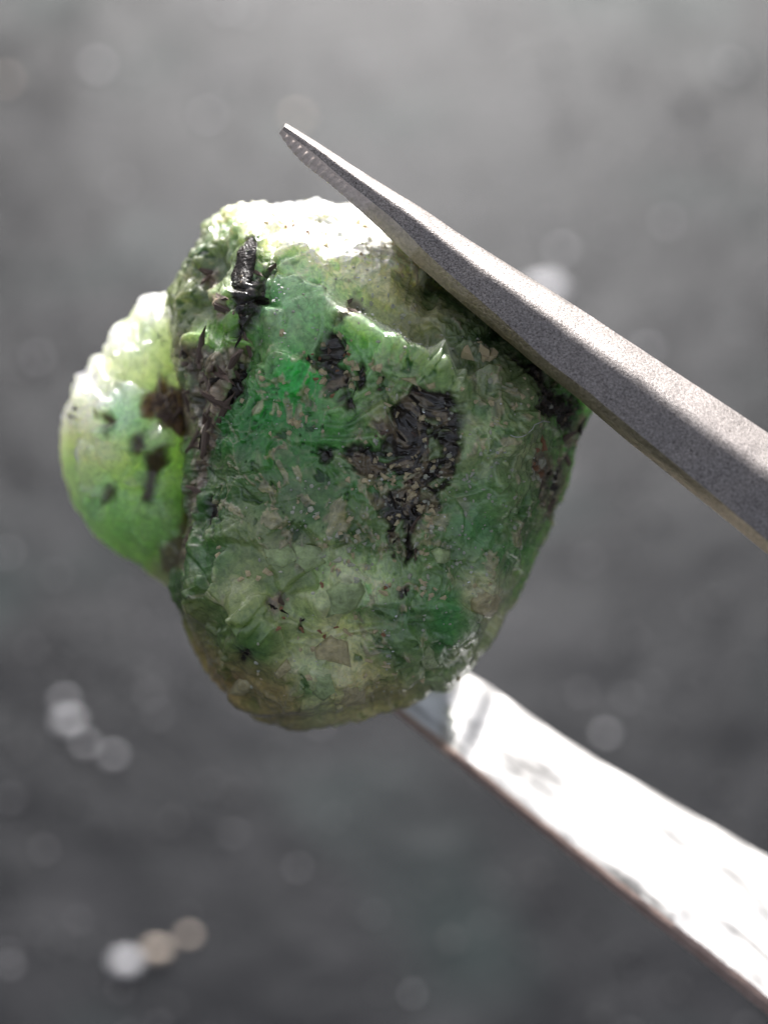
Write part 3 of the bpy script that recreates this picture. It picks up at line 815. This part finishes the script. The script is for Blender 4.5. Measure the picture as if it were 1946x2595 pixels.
def build_stone():
    root = bpy.data.objects.new('rough_gemstone', None)
    COL.objects.link(root)
    root.matrix_world = FRAME
    root.empty_display_size = 0.3
    tag(root, 'rough green emerald crystal with black mica specks, pinched between the tweezer tips', 'gemstone')
    lobe, lsurf = build_shell('side_lobe', M_LOBE, 230, LOBE_OUT, LOBE_C, lobe_height, lambda s: -0.85 - 0.28 * np.sqrt(np.clip(1 - s ** 2.4, 0, 1)), lobe_disp, None, root)
    lobe['label'] = 'pale yellowish green lobe on the left, glowing in the sun'
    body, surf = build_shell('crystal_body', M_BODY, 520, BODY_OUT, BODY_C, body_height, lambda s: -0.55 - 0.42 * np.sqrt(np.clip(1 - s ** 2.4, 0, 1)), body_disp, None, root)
    body['label'] = 'dark green main body of the crystal, white and crusty on top'
    fnd = Finder(surf)
    # flakes of mica, set in the dark zones
    fl = [flake_mesh(300 + k, 'flake') for k in range(8)]
    fb = [me.copy() for me in fl]
    for me in fl: me.materials.append(M_MICA)
    for me in fb: me.materials.append(M_MICA_BROWN)
    for k, poly in enumerate(BLACK):
        a = np.array(poly)
        area = abs(np.sum(a[:, 0] * np.roll(a[:, 1], -1) - a[:, 1] * np.roll(a[:, 0], -1))) / 2
        for q in range(max(2, int(area * 640))):
            c = pick(surf, poly)
            if c: put('mica_flake', random.choice(fl if RNG.random() < .6 else fb), None, root, fnd, *c, RNG.uniform(.004, .0095), 0.4, spin=SPIN.get(k, 0.2), lift=RNG.uniform(-.005, .003))
    for k, poly in enumerate(BROWN):
        a = np.array(poly)
        area = abs(np.sum(a[:, 0] * np.roll(a[:, 1], -1) - a[:, 1] * np.roll(a[:, 0], -1))) / 2
        for q in range(max(2, int(area * 900))):
            c = pick(surf, poly)
            if c: put('mica_flake', random.choice(fb if RNG.random() < .88 else fl), None, root, fnd, *c, RNG.uniform(.008, .018), 0.4, lift=RNG.uniform(-.004, .004))
    # tan and pale grains, in the clusters where they show
    gr = {}
    for nm, mt in (('tan', M_GRAIN), ('pale', M_GRAIN_PALE), ('rust', M_GRAIN_RUST)):
        gr[nm] = [flake_mesh(500 + k, 'grain') for k in range(7)]
        for me in gr[nm]: me.materials.append(mt)
    for circ, n, nm, sz in CLUSTERS:
        for q in range(n):
            x, y = pick(surf, None, circ)
            put('mineral_grain', random.choice(gr[nm]), None, root, fnd, x, y, sz * RNG.uniform(.45, 1.1), 0.35)
    # the pinkish tan plate under the tweezer arm
    a = np.array(PLATE).mean(0)
    p, n = fnd.at(*a)
    for dx, dy, s in ((-.03, .0, .020), (.0, -.006, .024), (.03, .004, .020), (.01, .012, .016)):
        put('mineral_grain', gr['tan'][2], None, root, fnd, a[0] + dx, a[1] + dy, s, 0.2)
    # pale chips of quartz and the long black blade at the upper left
    for poly, mt, th in CHIPS:
        chip(poly, mt, th, fnd, root)
    chip(BLADE, M_MICA, .007, fnd, root, 'mica_blade')
    lf = Finder(lsurf)
    for q in range(26):                          # dark crumbs on the pale lobe
        x, y = pick(None, LOBE_DARK[4])
        put('mica_flake', random.choice(fb), None, root, lf, x, y, RNG.uniform(.006, .014), 0.4)
    # small added plates tilted to mirror the sun, standing in for wet glints
    hv = (FRAME.to_3x3().inverted() @ SUN_DIR + Vector((0, 0, 1))).normalized()
    Vs, Fs, off = [], [], 0
    runs = [((.70, .68), (.72, .84), .010, 26), ((.70, .62), (.80, .64), .02, 18), ((.89, .78), (1.10, .88), .008, 40), ((1.24, 1.03), (1.26, 1.20), .012, 16), ((.86, 1.30), (1.30, 1.40), .06, 26), ((.66, .9), (1.3, 1.2), .10, 40), ((.99, 1.56), (.98, 1.66), .01, 7), ((.85, .65), (1.0, .66), .03, 14)]
    for (xa, ya), (xb, yb), sp, cnt in runs:
        for q in range(cnt):
            t = RNG.random()
            x, y = xa + (xb - xa) * t + RNG.normal(0, sp), ya + (yb - ya) * t + RNG.normal(0, sp)
            p, n = fnd.at(x, y)
            z = (hv + Vector(RNG.normal(0, .22, 3))).normalized()
            u = z.orthogonal().normalized(); w = z.cross(u)
            s_ = 0.0016 + 0.0042 * RNG.random() ** 2.5
            m_ = RNG.integers(4, 7)
            ring = [u * math.cos(6.2832 * k / m_) * s_ * RNG.uniform(.6, 1.3) + w * math.sin(6.2832 * k / m_) * s_ * RNG.uniform(.6, 1.3) for k in range(m_)]
            c = p + n * 0.002
            for h_ in (-.5, .5):
                Vs += [c + r_ + z * (h_ * s_ * 0.5) for r_ in ring]
            Fs += [list(range(off, off + m_))[::-1], list(range(off + m_, off + 2 * m_))] + [[off + k, off + (k + 1) % m_, off + m_ + (k + 1) % m_, off + m_ + k] for k in range(m_)]
            off += 2 * m_
    o = link('added_glints', mesh_np('added_glints', np.array([v[:] for v in Vs]), Fs, False), M_SILVER, root)
    o['kind'] = 'stuff'
    # fine grit in the skin of the stone
    v0, f0 = ico(1)
    Vs, Fs, off = [], [], 0
    for q in range(700):
        x, y = RNG.uniform(.62, 1.42), RNG.uniform(.66, 1.78)
        if poly_sd(BODY_OUT, np.array([x]), np.array([y]))[0] < 0.03: continue
        dens = vnoise(np.array([[x, y, 0.3]]), 9, 3)[0]
        if RNG.random() > 0.45 + 0.6 * dens: continue
        p, n = fnd.at(x, y)
        s = 0.0025 + 0.005 * RNG.random() ** 2
        Vs.append(v0 * RNG.uniform(.5, 1.4, 3) * s + np.array(p)); Fs.append(f0 + off); off += len(v0)
    o = link('fine_grit', mesh_np('fine_grit', np.concatenate(Vs), np.concatenate(Fs), False), M_GRAIN_PALE, root)
    o['kind'] = 'stuff'
    # a fibre caught on the right flank
    pts = []
    for t in np.linspace(0, 1, 14):
        x, y = 1.285 + 0.115 * t, 1.105 - 0.040 * t + 0.010 * math.sin(t * 7)
        p, n = fnd.at(x, y)
        pts.append(p + n * 0.006)
    return root, fnd, pts

def tube(pts, r, n=6):
    V, F = [], []
    for k, p in enumerate(pts):
        t = (pts[min(k + 1, len(pts) - 1)] - pts[max(k - 1, 0)]).normalized()
        a = t.orthogonal().normalized(); b = t.cross(a)
        for j in range(n):
            q = 2 * math.pi * j / n
            V.append(p + (a * math.cos(q) + b * math.sin(q)) * r)
    for k in range(len(pts) - 1):
        for j in range(n):
            F.append([k * n + j, k * n + (j + 1) % n, (k + 1) * n + (j + 1) % n, (k + 1) * n + j])
    return np.array([v[:] for v in V]), F

# ------------------------------------------------------------------ tweezers
def loft(name, rings, mats, mat_of, parent, noise=0.0, closed=True, cap=True, smooth=True):
    n = len(rings[0])
    V = np.array(rings).reshape(-1, 3)
    F, mi = [], []
    for k in range(len(rings) - 1):
        for j in range(n):
            F.append([k * n + j, k * n + (j + 1) % n, (k + 1) * n + (j + 1) % n, (k + 1) * n + j]); mi.append(mat_of(j, k))
    F.append(list(range(n))); mi.append(mat_of(0, 0))
    F.append([len(rings) * n - n + j for j in range(n)][::-1]); mi.append(mat_of(0, 0))
    if noise:
        V = V + noise * np.stack([fbm(V, 14, 3, 1), fbm(V, 14, 3, 2), fbm(V, 14, 3, 3)], -1)
    me = mesh_np(name, V, F, smooth)
    for m in mats: me.materials.append(m)
    me.polygons.foreach_set('material_index', np.array(mi, dtype=np.int32))
    if smooth:
        me.set_sharp_from_angle(angle=math.radians(34))
    o = link(name, me, None, parent)
    bmesh_fix(me)
    return o

def bmesh_fix(me):
    import bmesh
    bm = bmesh.new(); bm.from_mesh(me)
    bmesh.ops.recalc_face_normals(bm, faces=bm.faces[:])
    bm.to_mesh(me); bm.free()

def resample(tab, n):
    tab = np.array(tab, float)
    t = np.linspace(0, 1, len(tab)); tt = np.linspace(0, 1, n)
    d = np.concatenate([[0], np.cumsum(np.hypot(*np.diff(tab[:, :2], axis=0).T))]); d /= d[-1]
    out = np.stack([np.interp(tt, d, tab[:, k]) for k in range(tab.shape[1])], -1)
    for _ in range(6):                           # ease the corners
        out[1:-1] = 0.25 * out[:-2] + 0.5 * out[1:-1] + 0.25 * out[2:]
    return out

def prof_z(a):                                  # rounded back of the upper arm: steep at the upper edge, then nearly facing us
    t = np.linspace(0, max(a, 1e-6), 60)
    m = 0.25 * (1 - sstep(0.0, 0.12, t)) + 1.40 * (1 - sstep(0.20, 0.52, t)) + 0.10
    return float(np.mean(m) * a)

def build_tweezers():
    root = bpy.data.objects.new('tweezers', None)
    COL.objects.link(root)
    root.matrix_world = FRAME
    root.empty_display_size = 0.3
    tag(root, 'steel tweezers reaching in from the lower right and gripping the green stone', 'tweezers')
    # upper arm: upper edge, ridge between back and inner face, lower edge (thousandths of the drawing)
    up = [(724, 312), (770, 338), (819, 370), (903, 425), (988, 477), (1072, 528), (1156, 586), (1262, 653), (1335, 697), (1470, 783), (1605, 872), (1762, 975), (1946, 1097), (2100, 1200)]
    mid = [(716, 328), (748, 352), (789, 382), (861, 446), (930, 500), (1000, 556), (1085, 645), (1177, 727), (1262, 800), (1380, 909), (1488, 990), (1605, 1088), (1780, 1232), (1946, 1372)]
    low = [(707, 337), (735, 378), (768, 412), (840, 468), (890, 512), (955, 572), (1050, 664), (1135, 738), (1225, 815), (1345, 915), (1470, 1014), (1582, 1112), (1763, 1256), (1935, 1396)]
    n = 150
    U, M, L = resample(up, n) / 1000, resample(mid, n) / 1000, resample(low, n) / 1000
    rings = []
    for k in range(n):
        t = k / (n - 1)
        w = np.hypot(*(U[k] - L[k]))
        deep = 0.30 * float(sstep(0.10, 0.34, np.float64(t)))
        zc = -0.14 + 0.44 * t
        # from the upper edge over the rounded back to the ridge, then the flat inner face and behind
        prof = []
        for a in np.linspace(0, 1, 13):
            p = U[k] * (1 - a) + M[k] * a
            zz = zc - 0.52 * w + w * prof_z(a) * (1 - 0.25 * t)
            prof.append(place(p[0], p[1], np.float64(zz)))
        p = M[k] * 0.5 + L[k] * 0.5
        zm = prof[-1][2]
        fl = 0.12 + 0.88 * float(sstep(16, 46, np.float64(k)))
        prof.append(place(p[0], p[1], np.float64(zm - fl * (0.008 + 0.05 * w))))
        prof.append(place(L[k][0], L[k][1], np.float64(zm - fl * (0.03 + 0.14 * w))))
        q = U[k] * 0.2 + L[k] * 0.8
        prof.append(place(q[0], q[1], np.float64(zc - 0.70 * w - 0.03 - deep)))
        q = U[k] * 0.8 + L[k] * 0.2
        prof.append(place(q[0], q[1], np.float64(zc - 0.66 * w - 0.02 - deep)))
        rings.append(np.array(prof))
    # beyond the frame the arm runs on to the joint
    last = rings[-1]
    cen = last.mean(0)
    J = np.array([7.6, -5.2, -0.45])
    for t in np.linspace(0.08, 1, 14):
        c = cen * (1 - t) + J * t
        bow = 0.35 * math.sin(math.pi * t)
        sc = 1 + 0.9 * math.sin(math.pi * min(1, t * 0.7)) * 0.6
        rings.append((last - cen) * np.array([sc, sc, 1]) + c + np.array([0.2, 0.3, 0.1]) * bow)
    def mo(j, k):
        if j in (12, 13): return 2 if k < 27 else 3 if k < 42 else 4 if k < 58 else 1
        return 0
    arm = loft('arm', rings, [M_STEEL, M_EDGE, M_PAD, M_PAD_MID, M_PAD_END], mo, root, 0.0010)
    arm['label'] = 'front arm with a sharp tip, in focus across the top of the stone'
    # teeth cut into the inner face near the tip
    for k in range(17):
        t0 = 2 + k * 2.1
        i0 = int(t0)
        a = rings[i0]; b = rings[i0 + 1]
        e0, e1 = Vector(a[12]), Vector(a[14])
        ax = (Vector(b[13]) - Vector(a[13])).normalized()
        wd = 0.0085
        c = (e0 + e1) / 2
        across = (e1 - e0)
        nrm = ax.cross(across).normalized()
        if nrm.z < 0: nrm = -nrm
        h = 0.0026 * (1 - k / 24)
        V, F = [], []
        for s, hh in ((-1, -.004), (-.55, h * .8), (0, h), (.55, h * .8), (1, -.004)):
            for q in (-.40, -.3, .42, .54):
                V.append(c + across * q + ax * (wd * s) + nrm * (hh if abs(q) < .5 and q != -.40 else -.003))
        m = 4
        for r_ in range(4):
            for q in range(3):
                F.append([r_ * m + q, r_ * m + q + 1, (r_ + 1) * m + q + 1, (r_ + 1) * m + q])
        me = mesh_np('tooth', np.array([v[:] for v in V]), F, True)
        link('tooth', me, M_PAD, arm)
    # lower arm
    up2 = [(1010, 1640), (1100, 1668), (1192, 1709), (1278, 1763), (1355, 1822), (1457, 1889), (1559, 1951), (1686, 2023), (1814, 2095), (1946, 2171), (2150, 2290)]
    low2 = [(960, 1770), (990, 1800), (1100, 1890), (1217, 1987), (1319, 2069), (1431, 2161), (1533, 2242), (1635, 2324), (1763, 2426), (1865, 2508), (2010, 2625)]
    n = 90
    U, L = resample(up2, n) / 1000, resample(low2, n) / 1000
    rings2 = []
    for k in range(n):
        w = np.hypot(*(U[k] - L[k]))
        tpad = k / (n - 1)
        edge = 0.125 - 0.02 * tpad
        step = 0.0
        x_mid = (U[k][0] + L[k][0]) / 2
        zb = -1.06 + 0.30 * tpad
        groove = 0.034 * math.exp(-((k - 19) / 2.0) ** 2)
        pad = 0.012 * float(sstep(22, 16, np.float64(k)))
        prof = []
        # inner face: nearly flat, leaning up towards the other arm; far (upper) edge lies behind, near edge in front
        for a in np.linspace(0.03, 1 - edge, 9):
            p = U[k] * (1 - a) + L[k] * a
            crown = 0.03 * math.sin(math.pi * a)
            tilt = -0.15 + 1.50 * float(sstep(10.5, 14.0, k + 2.2 * (a - 0.5) * -2))
            zz = zb + tilt * w * (a - 0.5) - groove * float(sstep(0.95, 0.6, np.float64(a))) + pad + crown
            prof.append(place(p[0], p[1], np.float64(zz)))
        zf = prof[-1][2]
        prof.append(place(*(U[k] * (edge * .6) + L[k] * (1 - edge * .6)), np.float64(zf + 0.004)))
        prof.append(place(*L[k], np.float64(zf - 0.015)))
        p = U[k] * 0.1 + L[k] * 0.9
        prof.append(place(*p, np.float64(zf - 0.16)))
        p = U[k] * 0.9 + L[k] * 0.1
        prof.append(place(*p, np.float64(zb - 0.7 * w - 0.14)))
        prof.append(place(*U[k], np.float64(zb - 0.68 * w - 0.05)))
        rings2.append(np.array(prof))
    last = rings2[-1]; cen = last.mean(0)
    J2 = np.array([7.5, -5.45, -0.65])
    for t in np.linspace(0.08, 1, 14):
        c = cen * (1 - t) + J2 * t
        bow = -0.35 * math.sin(math.pi * t)
        rings2.append((last - cen) * (1 + 0.3 * math.sin(math.pi * t * .7)) + c + np.array([0.1, 0.3, 0.2]) * bow)
    def mo2(j, k):
        return 1 if j in (8, 9, 10) else 0
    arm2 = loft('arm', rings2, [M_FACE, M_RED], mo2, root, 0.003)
    arm2['label'] = 'rear arm, blurred and glaring white in the sun, under the stone'
    # joint where the two arms meet, outside the frame
    V, F = ico(3)
    V = V * np.array([0.55, 0.4, 0.35]) + np.array([7.6, -5.35, -0.55])
    link('joint', mesh_np('joint', V, F), M_STEEL, root)
    return root

build_ground()
build_grit()
build_sparkle()
build_glints()
root, fnd, fibre_pts = build_stone()
build_tweezers()
fv, ff = tube(fibre_pts, 0.0013)
fo = link('fibre', mesh_np('fibre', fv, ff), M_FIBRE)
fo.matrix_world = FRAME
tag(fo, 'thin pale fibre stuck to the right flank of the green stone', 'fibre')
